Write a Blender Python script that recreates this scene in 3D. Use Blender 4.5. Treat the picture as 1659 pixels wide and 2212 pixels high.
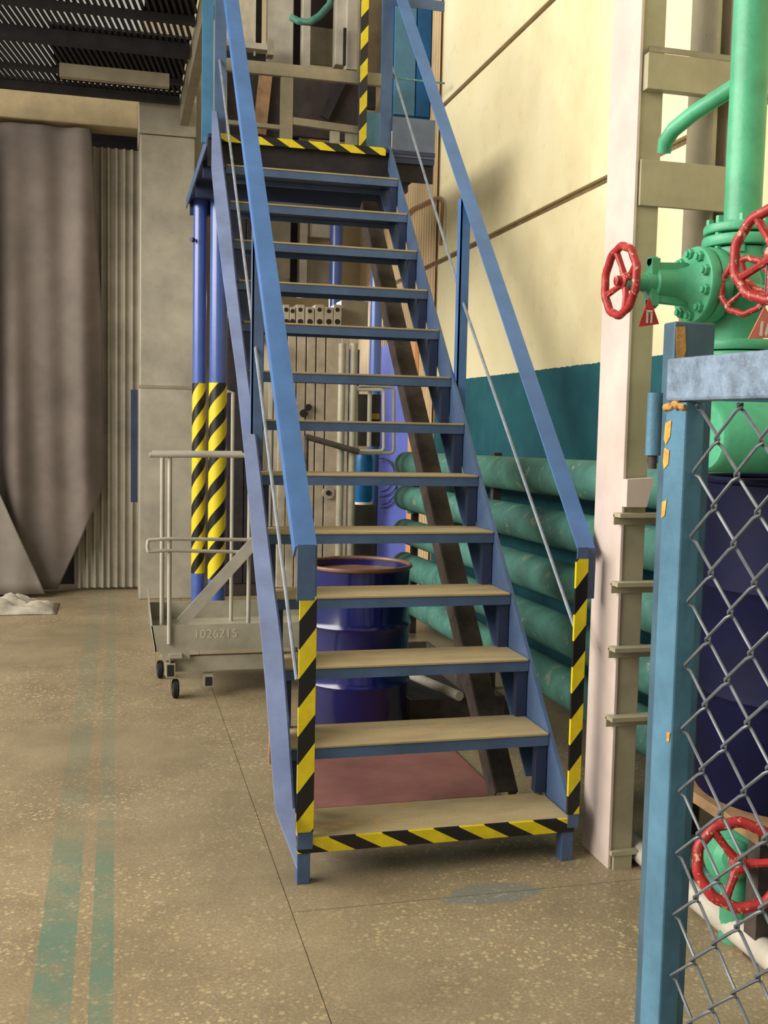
import bpy, bmesh, math, random
from mathutils import Vector, Matrix
random.seed(7)
for o in list(bpy.data.objects): bpy.data.objects.remove(o, do_unlink=True)
S = bpy.context.scene
COL = S.collection
PI = math.pi

# ------------------------------------------------------------------ camera
IW, IH = 1659.0, 2212.0
F_PX, PITCH, ROLL, YAW, EYE = 2254.07, 0.0815, 0.0211, 0.2515, 1.3172
fw = Vector((math.sin(YAW)*math.cos(PITCH), math.cos(YAW)*math.cos(PITCH), -math.sin(PITCH)))
rt0 = Vector((math.cos(YAW), -math.sin(YAW), 0)); up0 = rt0.cross(fw)
rt = math.cos(ROLL)*rt0 + math.sin(ROLL)*up0
up = -math.sin(ROLL)*rt0 + math.cos(ROLL)*up0
cam = bpy.data.cameras.new('camera'); co = bpy.data.objects.new('camera', cam); COL.objects.link(co)
cam.sensor_fit = 'VERTICAL'; cam.sensor_height = 36.0; cam.sensor_width = 27.0
cam.lens = F_PX/IH*36.0; cam.clip_start = 0.05; cam.clip_end = 100
bk = -fw
co.matrix_world = Matrix(((rt.x, up.x, bk.x, 0), (rt.y, up.y, bk.y, 0), (rt.z, up.z, bk.z, EYE), (0, 0, 0, 1)))
S.camera = co

# ------------------------------------------------------------------ world, lights, exposure
w = bpy.data.worlds.new('world'); S.world = w; w.use_nodes = True
bg = w.node_tree.nodes['Background']
bg.inputs[0].default_value = (1.0, 0.955, 0.86, 1); bg.inputs[1].default_value = 0.42
def area(name, loc, target, sx, sy, power, col):
    l = bpy.data.lights.new(name, 'AREA'); l.shape = 'RECTANGLE'; l.size = sx; l.size_y = sy
    l.energy = power; l.color = col
    o = bpy.data.objects.new(name, l); COL.objects.link(o); o.location = loc
    o.rotation_euler = (Vector(target)-Vector(loc)).to_track_quat('-Z', 'Y').to_euler()
    return o
area('window_daylight', (-5.6, 3.2, 4.3), (1.6, 3.4, 2.2), 8.5, 3.6, 1020, (1.0, 0.955, 0.88))
area('door_fill_light', (1.45, 8.75, 2.3), (2.1, 8.2, 0.9), 0.4, 0.6, 14, (0.85, 0.88, 1.0))  # added fill lamp brightening the violet door; no open doorway here
S.view_settings.view_transform = 'Standard'; S.view_settings.look = 'None'
S.view_settings.exposure = 0.08; S.view_settings.gamma = 1.0; S.view_settings.use_curve_mapping = False

# ------------------------------------------------------------------ helpers
def at(px, py, Y):
    d = fw + rt*((px-IW/2)/F_PX) - up*((py-IH/2)/F_PX)
    t = Y/d.y
    return Vector((d.x*t, Y, EYE + d.z*t))
def lin(c):
    return tuple(((v/255)/12.92 if v/255 <= .04045 else ((v/255+.055)/1.055)**2.4) for v in c) + (1,)

class NT:
    def __init__(s, name, rough=.5, metal=0., spec=.4):
        s.m = bpy.data.materials.new(name); s.m.use_nodes = True
        s.t = s.m.node_tree; s.b = s.t.nodes['Principled BSDF']
        s.b.inputs['Roughness'].default_value = rough; s.b.inputs['Metallic'].default_value = metal
        s.b.inputs['Specular IOR Level'].default_value = spec
    def n(s, typ, **kw):
        nd = s.t.nodes.new(typ)
        for k, v in kw.items(): setattr(nd, k, v)
        return nd
    def l(s, a, b): s.t.links.new(a, b)
    def math(s, op, a, b=None, c=None):
        nd = s.n('ShaderNodeMath', operation=op)
        for i, v in enumerate((a, b, c)):
            if v is None: continue
            if isinstance(v, (int, float)): nd.inputs[i].default_value = v
            else: s.l(v, nd.inputs[i])
        return nd.outputs[0]
    def coord(s, kind='Object'):
        if not hasattr(s, 'tc'): s.tc = s.n('ShaderNodeTexCoord')
        return s.tc.outputs[kind]
    def pos(s):
        if not hasattr(s, 'ge'): s.ge = s.n('ShaderNodeNewGeometry')
        return s.ge.outputs['Position']
    def noise(s, scale, detail=4, rough=.55, vec=None, mapscale=None):
        nd = s.n('ShaderNodeTexNoise'); nd.inputs['Scale'].default_value = scale
        nd.inputs['Detail'].default_value = detail; nd.inputs['Roughness'].default_value = rough
        v = vec if vec is not None else s.pos()
        if mapscale:
            mp = s.n('ShaderNodeMapping'); mp.inputs['Scale'].default_value = mapscale; s.l(v, mp.inputs[0]); v = mp.outputs[0]
        s.l(v, nd.inputs['Vector']); return nd.outputs['Fac']
    def ramp(s, fac, stops):
        nd = s.n('ShaderNodeValToRGB'); e = nd.color_ramp.elements
        while len(e) < len(stops): e.new(.5)
        for i, (p, c) in enumerate(stops):
            e[i].position = p; e[i].color = c if isinstance(c, tuple) and len(c) == 4 else ((c, c, c, 1) if isinstance(c, (int, float)) else lin(c))
        s.l(fac, nd.inputs[0]); return nd.outputs[0]
    def mix(s, fac, a, b):
        nd = s.n('ShaderNodeMix', data_type='RGBA')
        if isinstance(fac, (int, float)): nd.inputs[0].default_value = fac
        else: s.l(fac, nd.inputs[0])
        for v, k in ((a, 6), (b, 7)):
            if isinstance(v, tuple): nd.inputs[k].default_value = v if len(v) == 4 else lin(v)
            else: s.l(v, nd.inputs[k])
        return nd.outputs[2]
    def base(s, sock): s.l(sock, s.b.inputs['Base Color'])
    def bump(s, h, strength=.2, dist=.01):
        nd = s.n('ShaderNodeBump'); nd.inputs['Strength'].default_value = strength; nd.inputs['Distance'].default_value = dist
        s.l(h, nd.inputs['Height']); s.l(nd.outputs[0], s.b.inputs['Normal'])

def paint(name, rgb, rough=.45, var=.16, scale=9., metal=0., bump=.12, wear=None, wear_amt=.0, spec=.4, bscale=140):
    k = NT(name, rough, metal, spec)
    lo = tuple(max(0, c*(1-var)) for c in rgb); hi = tuple(min(255, c*(1+var*.7)) for c in rgb)
    c = k.ramp(k.noise(scale, 6, .65), [(.3, lin(lo)), (.7, lin(hi))])
    if wear:
        msk = k.ramp(k.noise(scale*3.1, 8, .7), [(1-wear_amt-.02, 0.), (1-wear_amt, 1.)])
        c = k.mix(msk, c, lin(wear))
    k.base(c)
    if bump: k.bump(k.noise(bscale, 3), bump, .002)
    return k.m

def stripes(name, ax, ay, az, period, phase, yellow=(232, 208, 30), black=(22, 21, 22), duty=.5):
    k = NT(name, .32, 0, .5)
    sp = k.n('ShaderNodeSeparateXYZ'); k.l(k.pos(), sp.inputs[0])
    v = k.math('ADD', k.math('ADD', k.math('MULTIPLY', sp.outputs[0], ax), k.math('MULTIPLY', sp.outputs[1], ay)), k.math('MULTIPLY', sp.outputs[2], az))
    f = k.math('FRACT', k.math('ADD', k.math('DIVIDE', v, period), phase))
    msk = k.math('LESS_THAN', f, duty)
    yl = k.ramp(k.noise(25, 5), [(.3, lin(tuple(c*.9 for c in yellow))), (.7, lin(yellow))])
    k.base(k.mix(msk, lin(black), yl)); return k.m

def helix(name, cx, cy, pitch, lead_sign, phase):
    k = NT(name, .35, 0, .5)
    sp = k.n('ShaderNodeSeparateXYZ'); k.l(k.pos(), sp.inputs[0])
    ang = k.math('ARCTAN2', k.math('SUBTRACT', sp.outputs[1], cy), k.math('SUBTRACT', sp.outputs[0], cx))
    a2 = k.math('MULTIPLY', ang, lead_sign*2/(2*PI))
    f = k.math('FRACT', k.math('ADD', k.math('ADD', k.math('DIVIDE', sp.outputs[2], pitch), a2), phase))
    k.base(k.mix(k.math('LESS_THAN', f, .56), lin((28, 26, 24)), lin((222, 200, 40)))); return k.m

class MB:
    """collects shapes in world coordinates; build() links them as one mesh object"""
    def __init__(s): s.v = []; s.f = []; s.sm = []
    def add(s, vs, fs, smooth=False):
        b = len(s.v); s.v += [Vector(q) for q in vs]; s.f += [tuple(i+b for i in f) for f in fs]; s.sm += [smooth]*len(fs); return s
    def box(s, x0, x1, y0, y1, z0, z1):
        vs = [(x, y, z) for z in (z0, z1) for y in (y0, y1) for x in (x0, x1)]
        return s.add(vs, [(0, 2, 3, 1), (4, 5, 7, 6), (0, 1, 5, 4), (2, 6, 7, 3), (0, 4, 6, 2), (1, 3, 7, 5)])
    def hexa(s, a, b):   # two quads a (4 pts), b (4 pts)
        return s.add(list(a)+list(b), [(3, 2, 1, 0), (4, 5, 6, 7), (0, 1, 5, 4), (1, 2, 6, 5), (2, 3, 7, 6), (3, 0, 4, 7)])
    def bar(s, p, q, wd, th, side=(1, 0, 0)):   # box along p->q, width wd along side, thickness th perpendicular
        p, q = Vector(p), Vector(q); d = (q-p).normalized(); sd = Vector(side); sd = (sd-d*sd.dot(d)).normalized(); n = d.cross(sd)
        a = [p+sd*(i*wd/2)+n*(j*th/2) for i, j in ((-1, -1), (1, -1), (1, 1), (-1, 1))]
        return s.hexa(a, [v+(q-p) for v in a])
    def tube(s, pts, r, seg=10, caps=True, closed=False):
        pts = [Vector(q) for q in pts]; n = len(pts); rr = r if isinstance(r, (list, tuple)) else [r]*n
        tang = []
        for i in range(n):
            a = pts[(i-1) % n] if (closed or i > 0) else pts[0]; b = pts[(i+1) % n] if (closed or i < n-1) else pts[-1]
            tang.append((b-a).normalized())
        t0 = tang[0]; u = t0.orthogonal().normalized(); vs = []
        for i in range(n):
            t = tang[i]; u = (u-t*u.dot(t)).normalized(); vv = t.cross(u)
            vs += [pts[i]+(u*math.cos(2*PI*k/seg)+vv*math.sin(2*PI*k/seg))*rr[i] for k in range(seg)]
        fs = []
        for i in range(n if closed else n-1):
            for k in range(seg):
                a = i*seg+k; b = i*seg+(k+1) % seg; c = ((i+1) % n)*seg+(k+1) % seg; d = ((i+1) % n)*seg+k
                fs.append((a, b, c, d))
        if caps and not closed: fs += [tuple(reversed(range(seg))), tuple(range((n-1)*seg, n*seg))]
        return s.add(vs, fs, True)
    def lathe(s, c, axis, prof, seg=24):   # prof: list of (radius, distance along the axis)
        c = Vector(c); ax = Vector(axis).normalized(); u = ax.orthogonal().normalized(); v = ax.cross(u); vs = []; fs = []
        for r, h in prof:
            vs += [c+ax*h+(u*math.cos(2*PI*k/seg)+v*math.sin(2*PI*k/seg))*max(r, 1e-5) for k in range(seg)]
        for i in range(len(prof)-1):
            for k in range(seg): fs.append((i*seg+k, i*seg+(k+1) % seg, (i+1)*seg+(k+1) % seg, (i+1)*seg+k))
        fs += [tuple(reversed(range(seg))), tuple(range((len(prof)-1)*seg, len(prof)*seg))]
        return s.add(vs, fs, True)
    def cyl(s, p, q, r, seg=16):
        p, q = Vector(p), Vector(q); return s.lathe(p, q-p, [(r, 0), (r, (q-p).length)], seg)
    def prism(s, poly, off):    # polygon (3-D points) extruded by a vector
        n = len(poly); a = [Vector(q) for q in poly]; b = [q+Vector(off) for q in a]
        return s.add(a+b, [tuple(reversed(range(n))), tuple(range(n, 2*n))]+[(i, (i+1) % n, n+(i+1) % n, n+i) for i in range(n)])
    def build(s, name, mat, parent=None, bevel=0., label=None):
        org = parent_loc(parent)
        if parent is None:
            xs = [v.x for v in s.v]; ys = [v.y for v in s.v]; zs = [v.z for v in s.v]
            org = Vector(((min(xs)+max(xs))/2, (min(ys)+max(ys))/2, min(zs)))
        me = bpy.data.meshes.new(name); me.from_pydata([v-org for v in s.v], [], s.f); me.validate()
        bm = bmesh.new(); bm.from_mesh(me); bmesh.ops.recalc_face_normals(bm, faces=bm.faces); bm.to_mesh(me); bm.free()
        if any(s.sm):
            me.polygons.foreach_set('use_smooth', [True]*len(me.polygons)); me.set_sharp_from_angle(angle=math.radians(40))
        me.materials.append(mat)
        o = bpy.data.objects.new(name, me); COL.objects.link(o)
        if parent is None: o.location = org
        else: o.parent = parent
        if bevel:
            md = o.modifiers.new('edge', 'BEVEL'); md.width = bevel; md.segments = 2; md.limit_method = 'ANGLE'
        if label: o['label'] = label
        return o
LOC = {}
def parent_loc(p):
    v = Vector((0, 0, 0))
    while p is not None: v = v + p.location; p = p.parent
    return v
def thing(name, loc, label, cat, group=None):
    o = bpy.data.objects.new(name, None); COL.objects.link(o); o.location = loc; o.empty_display_size = .1
    o['label'] = label; o['category'] = cat
    if group: o['group'] = group
    return o
def tag(o, label, cat, group=None):
    o['label'] = label; o['category'] = cat
    if group: o['group'] = group
    return o
def struct(o, label=None):
    o['kind'] = 'structure'
    if label: o['label'] = label; 
    return o
def clone(o, parent, offset):
    c = o.copy(); COL.objects.link(c); c.parent = parent; c.location = Vector(o.location)+Vector(offset)
    for ch in o.children:
        g = ch.copy(); COL.objects.link(g); g.parent = c
    return c
def B(*a): return MB().box(*a)
def prect(px0, py0, px1, py1, Y, depth):   # box whose front lies at depth Y
    a = at(px0, (py0+py1)/2, Y); b = at(px1, (py0+py1)/2, Y); t = at((px0+px1)/2, py0, Y); u = at((px0+px1)/2, py1, Y)
    return MB().box(a.x, b.x, Y, Y+depth, u.z, t.z)
def arc(c, u, v, r, a0, a1, n):
    c, u, v = Vector(c), Vector(u), Vector(v)
    return [c+(u*math.cos(a0+(a1-a0)*i/n)+v*math.sin(a0+(a1-a0)*i/n))*r for i in range(n+1)]

# ------------------------------------------------------------------ materials
M = {}
M['blue'] = paint('blue steel paint', (76, 98, 132), .5, .12, 7, wear=(120, 118, 110), wear_amt=.26)
M['blue_dark'] = paint('dark blue steel paint', (46, 56, 84), .5, .15, 7)
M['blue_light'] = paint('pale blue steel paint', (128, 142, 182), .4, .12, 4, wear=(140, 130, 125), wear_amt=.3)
M['blue_rail'] = paint('rail blue paint', (78, 116, 170), .38, .1, 5)
M['blue_gate'] = paint('gate blue paint', (84, 126, 150), .38, .12, 8, wear=(190, 140, 70), wear_amt=.25, bump=.25)
M['blue_gate_rough'] = paint('gate lumpy blue paint', (122, 140, 160), .34, .22, 30, wear=(170, 130, 80), wear_amt=.22, bump=.9, bscale=70)
M['rod'] = paint('dusty rod paint', (130, 138, 150), .4, .15, 20)
M['pipe_blue'] = paint('glossy blue pipe paint', (72, 96, 165), .25, .08, 6, spec=.6)
M['teal_light'] = paint('teal post paint', (78, 128, 160), .4, .1, 8)
M['cabinet_blue'] = paint('cabinet blue', (18, 92, 150), .4, .15, 6)
M['rust'] = paint('dark rusty steel', (74, 64, 58), .7, .3, 14, wear=(110, 96, 82), wear_amt=.3)
M['near_black'] = paint('near black finish', (42, 38, 40), .8, .3, 10)  # near black tone; also stands in for shaded gaps in the upper machine
M['darkbrown'] = paint('dark brown panel', (58, 50, 46), .8, .2, 8)
M['grey'] = paint('grey steel paint', (164, 158, 138), .45, .12, 7, wear=(120, 105, 80), wear_amt=.25)
M['greypale'] = paint('pale grey steel', (178, 172, 156), .45, .1, 6)
M['olive'] = paint('olive grey frame', (146, 137, 114), .5, .12, 6)
M['sheet'] = paint('galvanised cladding', (166, 159, 142), .45, .12, 3.5, metal=.0, wear=(120, 100, 70), wear_amt=.22)
M['column_lit'] = paint('lit cream column tone', (212, 194, 184), .4, .06, 5, wear=(150, 120, 100), wear_amt=.24)  # light on the window-facing side is put into this cream
M['column_shaded'] = paint('shaded grey green column tone', (168, 160, 132), .45, .1, 5, wear=(140, 100, 60), wear_amt=.24)  # shade on the camera-facing front is put into this grey green
M['green'] = paint('mint green pipe paint', (82, 168, 126), .42, .12, 8, bump=.4, bscale=60)
M['green_teal'] = paint('teal green pipe paint', (74, 124, 112), .65, .25, 5, wear=(134, 142, 118), wear_amt=.38)
M['red'] = paint('red wheel paint', (164, 44, 44), .42, .16, 20, wear=(205, 160, 125), wear_amt=.4, bump=.3, bscale=60)
M['tagred'] = paint('red tag', (190, 52, 50), .5, .08, 20)
M['tagpale'] = paint('faded red tag', (214, 120, 104), .5, .1, 20)
M['white'] = paint('off white print', (225, 215, 200), .6, .05, 20)
M['yellowprint'] = paint('pale stencil paint', (196, 194, 168), .7, .1, 40)
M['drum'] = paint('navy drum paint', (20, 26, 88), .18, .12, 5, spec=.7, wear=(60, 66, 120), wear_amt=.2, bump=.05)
M['drum_shaded'] = paint('dull shaded navy drum paint', (12, 15, 46), .65, .2, 6, spec=.15)  # navy darkened to carry the weaker light behind the mesh
M['drum_rim'] = paint('drum rim brown', (128, 92, 74), .4, .2, 12)
M['rubber'] = paint('black rubber', (34, 30, 28), .8, .2, 30)
M['wire'] = paint('galvanised wire', (112, 118, 124), .45, .15, 30, metal=.25)
M['board'] = paint('red brown board', (128, 84, 76), .7, .15, 4)
M['plank'] = paint('raw plank', (150, 118, 84), .8, .2, 12)
M['rag'] = paint('grey rag cloth', (172, 164, 146), .95, .15, 10)
M['bluedoor'] = paint('violet blue door paint', (104, 118, 205), .45, .06, 4)
M['whitepipe'] = paint('white floor pipe', (196, 188, 172), .45, .12, 10)
M['machine'] = paint('beige machine panels', (184, 172, 148), .5, .12, 10)
M['hole'] = paint('dark port', (40, 36, 30), .8, .1, 10)
M['sunlit_reveal'] = paint('painted sunlight on reveal', (232, 170, 120), .6, .05, 5)  # orange stands in for sunlight on a cream surface
M['cable'] = paint('black cable', (34, 30, 46), .6, .1, 10)
M['brownpipe'] = paint('brown conduit', (150, 116, 84), .5, .12, 14)

# terrazzo floor
def floor_mat():
    k = NT('terrazzo floor', .42, 0, .35); P_ = k.pos()
    sp = k.n('ShaderNodeSeparateXYZ'); k.l(P_, sp.inputs[0])
    basec = k.ramp(k.noise(2.2, 8, .7), [(.25, (122, 109, 85)), (.5, (148, 133, 104)), (.75, (166, 151, 120))])
    basec = k.mix(k.ramp(k.noise(120, 3, .6), [(.4, 0.), (.6, .35)]), basec, lin((104, 90, 70)))
    def chips(scale, thr, rgb, dens):
        vo = k.n('ShaderNodeTexVoronoi'); vo.inputs['Scale'].default_value = scale; vo.inputs['Randomness'].default_value = 1
        mp = k.n('ShaderNodeMapping'); mp.inputs['Rotation'].default_value = (0, 0, .6)
        wob = k.n('ShaderNodeTexNoise'); wob.inputs['Scale'].default_value = scale*1.3; k.l(P_, wob.inputs['Vector'])
        ad = k.n('ShaderNodeVectorMath', operation='MULTIPLY_ADD'); k.l(wob.outputs['Color'], ad.inputs[0]); ad.inputs[1].default_value = (.6/scale,)*3; k.l(P_, ad.inputs[2])
        k.l(ad.outputs[0], mp.inputs[0]); k.l(mp.outputs[0], vo.inputs['Vector'])
        sc = k.n('ShaderNodeSeparateColor'); k.l(vo.outputs['Color'], sc.inputs[0])
        a = k.math('LESS_THAN', vo.outputs['Distance'], k.math('MULTIPLY', sc.outputs[1], thr))
        return k.math('MULTIPLY', a, k.math('GREATER_THAN', sc.outputs[0], dens)), rgb
    worn = k.ramp(k.noise(1.3, 5, .6), [(.4, .08), (.66, 1.)])
    for scale, thr, rgb, dens in ((66, .5, (206, 188, 142), .35), (135, .5, (186, 166, 126), .3), (52, .46, (172, 140, 114), .75)):
        m, c = chips(scale, thr, rgb, dens); basec = k.mix(k.math('MULTIPLY', m, k.math('MULTIPLY', worn, .72)), basec, lin(c))
    def band(x0, x1):
        return k.math('MULTIPLY', k.math('GREATER_THAN', sp.outputs[0], x0), k.math('LESS_THAN', sp.outputs[0], x1))
    wear = k.ramp(k.noise(5, 7, .75), [(.36, .2), (.56, .78)])
    fade = k.ramp(k.math('DIVIDE', sp.outputs[1], 8.0), [(.37, 1.), (.44, .3), (.75, .3), (.95, .2)])
    pm = k.math('MULTIPLY', k.math('MULTIPLY', k.math('MAXIMUM', band(-.19, -.1), band(-.062, -.008)), wear), fade)
    basec = k.mix(pm, basec, lin((88, 122, 106)))
    # worn blue paint blot in front of the stairs
    dx = k.math('DIVIDE', k.math('SUBTRACT', sp.outputs[0], 1.04), .17); dy = k.math('DIVIDE', k.math('SUBTRACT', sp.outputs[1], 2.70), .075)
    rr = k.math('ADD', k.math('MULTIPLY', dx, dx), k.math('MULTIPLY', dy, dy))
    bm_ = k.ramp(k.math('ADD', rr, k.math('MULTIPLY', k.noise(14, 6, .7), 1.6)), [(.5, .0), (.95, .0)])
    bl = k.math('LESS_THAN', k.math('ADD', rr, k.math('MULTIPLY', k.noise(16, 6, .7), 1.7)), 1.55)
    basec = k.mix(k.math('MULTIPLY', bl, .55), basec, lin((104, 116, 118)))
    k.base(basec); k.bump(k.noise(160, 3), .12, .002)
    return k.m
M['floor'] = floor_mat()
M['joint'] = paint('dark floor joint', (118, 104, 80), .9, .2, 20)
def wall_mat():
    k = NT('cream and teal wall paint', .75, 0, .25); sp = k.n('ShaderNodeSeparateXYZ'); k.l(k.pos(), sp.inputs[0])
    c = k.ramp(k.noise(1.1, 8, .62), [(.3, (222, 204, 160)), (.5, (234, 222, 178)), (.7, (240, 230, 192))])
    c = k.mix(k.ramp(k.noise(9, 9, .75), [(.55, 0.), (.75, .4)]), c, lin((198, 172, 132)))
    t = k.ramp(k.noise(3, 7, .6), [(.3, (26, 76, 88)), (.7, (42, 100, 108))])
    edge = k.math('ADD', sp.outputs[2], k.math('MULTIPLY', k.math('SUBTRACT', k.noise(30, 3), .5), .012))
    k.base(k.mix(k.math('LESS_THAN', edge, 1.625), c, t)); k.bump(k.noise(45, 6, .65), .25, .006)
    return k.m
M['wall'] = wall_mat()
M['walljoint'] = paint('brown wall joint', (118, 96, 66), .85, .2, 10)
M['backwall'] = paint('beige back wall', (196, 180, 138), .8, .1, 2)
M['lintel'] = paint('beige lintel concrete', (158, 142, 108), .85, .12, 5)
M['curtain'] = paint('grey brown curtain cloth', (118, 108, 100), .95, .12, 2.5, bump=.2, bscale=300)
def tread_top():
    k = NT('dusty worn tread', .75, 0, .2)
    c = k.ramp(k.noise(6, 8, .7, mapscale=(.5, 2.0, 1)), [(.25, (146, 130, 98)), (.5, (174, 156, 118)), (.75, (190, 170, 130))])
    c = k.mix(k.ramp(k.noise(10, 4, .5, mapscale=(1, 1.6, 1)), [(.62, 0.), (.64, .6)]), c, lin((196, 156, 96)))
    c = k.mix(k.ramp(k.noise(18, 8, .75), [(.62, 0.), (.72, .5)]), c, lin((96, 92, 80)))
    k.base(c); k.bump(k.noise(80, 4), .3, .003); return k.m
M['treadtop'] = tread_top()

# ------------------------------------------------------------------ floor
fl = MB().box(-4, 2.3, -1.6, 9.6, -.12, -.003).build('floor', M['joint']); struct(fl, 'terrazzo slab floor with chips and faded green paint lines')
xs = [-4, -2.0, .46, 2.3]; YS = [[-1.6, 1.2, 5.6, 9.6], [-1.6, .6, 6.6, 9.6], [-1.6, .3, 2.7, 5.9, 9.6]]; g = .0013
for i in range(len(xs)-1):
    ys = YS[i]
    for j in range(len(ys)-1):
        MB().box(xs[i]+g, xs[i+1]-g, ys[j]+g, ys[j+1]-g, -.005, 0).build('floor_slab', M['floor'], fl)

# ------------------------------------------------------------------ right wall
WX = 2.1
wr = MB().box(WX+.025, WX+.3, -1.6, 9.6, 0, 5.2).build('wall_right', M['walljoint']); struct(wr, 'cream wall panels over a teal painted dado')
zj = [0, 2.415, 3.435, 4.45, 5.2]; yj = [-1.6, 2.95, 6.86]
for i in range(4):
    for j in range(2):
        MB().box(WX, WX+.03, yj[j]+(.006 if j else 0), yj[j+1]-.006, zj[i]+(.034 if i else 0), zj[i+1]-.0).build('wall_panel', M['wall'], wr, bevel=.004)
# ribbed panels beyond the corner
M['ribwall'] = paint('pinkish ribbed panel', (214, 186, 142), .75, .08, 3)
for z0, z1 in ((0, 2.415), (2.449, 5.2)):
    m = MB(); y = 6.9
    prof = []
    while y < 9.2:
        prof += [(WX-.004, y), (WX-.004, y+.03), (WX+.012, y+.036), (WX+.012, y+.056)]; y += .062
    poly = [(x, yy) for x, yy in prof]
    n = len(poly)
    m.add([(x, yy, z0) for x, yy in poly]+[(x, yy, z1) for x, yy in poly], [(i, i+1, n+i+1, n+i) for i in range(n-1)])
    m.box(WX+.012, WX+.03, 6.9, 9.2, z0, z1); m.build('wall_panel', M['ribwall'], wr)

# ------------------------------------------------------------------ back walls
wb = MB().box(.3, 2.2, 9.2, 9.4, 0, 5.2).build('wall_back', M['backwall']); struct(wb, 'beige wall far behind the machines')
wl = MB().box(-4, .35, 8.7, 8.9, 0, 3.8).build('wall_left_back', M['near_black']); wl.name = 'wall_left'; struct(wl, 'dark bay wall behind the curtain')
# corrugated metal sheet beside the curtain
cs = thing('corrugated_sheet', (-.05, 8.38, 0), 'galvanised corrugated metal sheet standing between the grey curtain and the clad pillar', 'metal sheet')
x0 = -.32
zt = at(250, 322, 8.38).z
for wdt in (.22, .24):
    m = MB(); prof = []; x = 0
    while x < wdt-.001:
        prof += [(x, 0), (x+.022, 0), (x+.032, -.03), (x+.046, -.03), (x+.052, 0)]; x += .0575
    n = len(prof)
    front = [(x0+a, 8.38+b, .02) for a, b in prof]; top = [(x0+a, 8.38+b, zt) for a, b in prof]
    bfr = [(x0+a, 8.384+b, .02) for a, b in prof]; btp = [(x0+a, 8.384+b, zt) for a, b in prof]
    m.add(front+top+bfr+btp, [(i, i+1, n+i+1, n+i) for i in range(n-1)]+[(2*n+i, 3*n+i, 3*n+i+1, 2*n+i+1) for i in range(n-1)])
    m.build('corrugated_panel', M['sheet'], cs); x0 += wdt
# sheet-clad pillar
pl = thing('clad_pillar', (.356, 8.1, 0), 'tall pillar boxed in dull metal sheets left of the striped blue pipes', 'pillar')
a = at(302, 835, 7.88); bq = at(302, 287, 7.88); cq = at(302, 195, 7.88)
MB().box(.159, .553, 7.88, 8.4, 0, a.z-.006).build('cladding_sheet', M['sheet'], pl, bevel=.008)
MB().box(.162, .551, 7.884, 8.4, a.z, bq.z-.004).build('cladding_sheet', M['sheet'], pl, bevel=.008)
MB().box(.15, .56, 7.87, 8.4, bq.z, cq.z).build('cap_sheet', M['sheet'], pl, bevel=.01)
MB().box(.17, .55, 7.9, 8.4, cq.z, 4.2).build('upper_sheet', M['olive'], pl)
MB().box(.158, .555, 7.876, 7.882, a.z-.01, a.z+.012).build('seam_strip', M['olive'], pl)
MB().box(.553, .64, 7.95, 8.35, 0, 4.2).build('side_channel', M['olive'], pl)
s_ = MB().box(.10, .15, 7.96, 7.975, at(295, 1085, 7.96).z, at(295, 842, 7.96).z).build('blue_strip', M['blue_dark'], pl, label='narrow dark blue metal strip')
# lintel
lt = MB().box(-2.4, .155, 8.15, 8.4, at(150, 265, 8.15).z, at(150, 198, 8.15).z).build('concrete_lintel', M['lintel'], bevel=.01)
tag(lt, 'beige beam spanning above the grey curtain', 'beam')
o = MB().box(-2.4, .155, 8.2, 8.4, at(150, 198, 8.15).z+.002, 3.78).build('trim_2', M['near_black']); struct(o, 'dark wall above the beige beam')
# curtains
def curtain(name, xa, xb_fn, za, zb_fn, Y, amp, label, seed, mat):
    rnd = random.Random(seed); ph = [rnd.uniform(0, 6.28) for _ in range(5)]
    nu, nv = 70, 40; vs = []
    for j in range(nv+1):
        t = j/nv
        for i in range(nu+1):
            s = i/nu; zb = zb_fn(s); z = za+(zb-za)*t; x = xa+(xb_fn(z)-xa)*s
            q = x*9
            f = math.sin(q*1.5+ph[0]+.4*math.sin(z*1.1))*.5+math.sin(q*2.7+ph[1]+z*.35)*.3+math.sin(q*.7+ph[2]-z*.3)*.55
            vs.append((x, Y+amp*f*(.45+.55*min(1, t*1.4)), z))
    fs = [(j*(nu+1)+i, j*(nu+1)+i+1, (j+1)*(nu+1)+i+1, (j+1)*(nu+1)+i) for j in range(nv) for i in range(nu)]
    m = MB(); m.add(vs, fs, True)
    o = m.build(name, mat)
    md = o.modifiers.new('cloth', 'SOLIDIFY'); md.thickness = .006
    return tag(o, label, 'curtain')
ctop = at(100, 272, 8.2).z
def edge(z):
    z1 = at(220, 1060, 8.2).z
    xe = at(222, 800, 8.2).x; xt = at(197, 290, 8.2).x
    if z > 2.0: return xt+(xe-xt)*min(1, (ctop-z)/(ctop-2.0))
    if z > z1: return xe
    xb = at(120, 1280, 8.2).x
    return xb+(xe-xb)*max(0, z/z1)
curtain('curtain', -1.3, edge, ctop, lambda s: .04, 8.2, .085, 'grey brown cloth curtain hanging in heavy folds below the beige beam', 3, M['curtain'])
M['curtain2'] = paint('lighter curtain cloth', (138, 130, 120), .95, .1, 3)
curtain('curtain', -1.6, lambda z: -.5-.42*min(1, z/1.0), ctop-.02, lambda s: .03, 8.03, .03, 'paler curtain slanting across the lower left edge behind the crumpled rag', 9, M['curtain2'])
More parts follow.
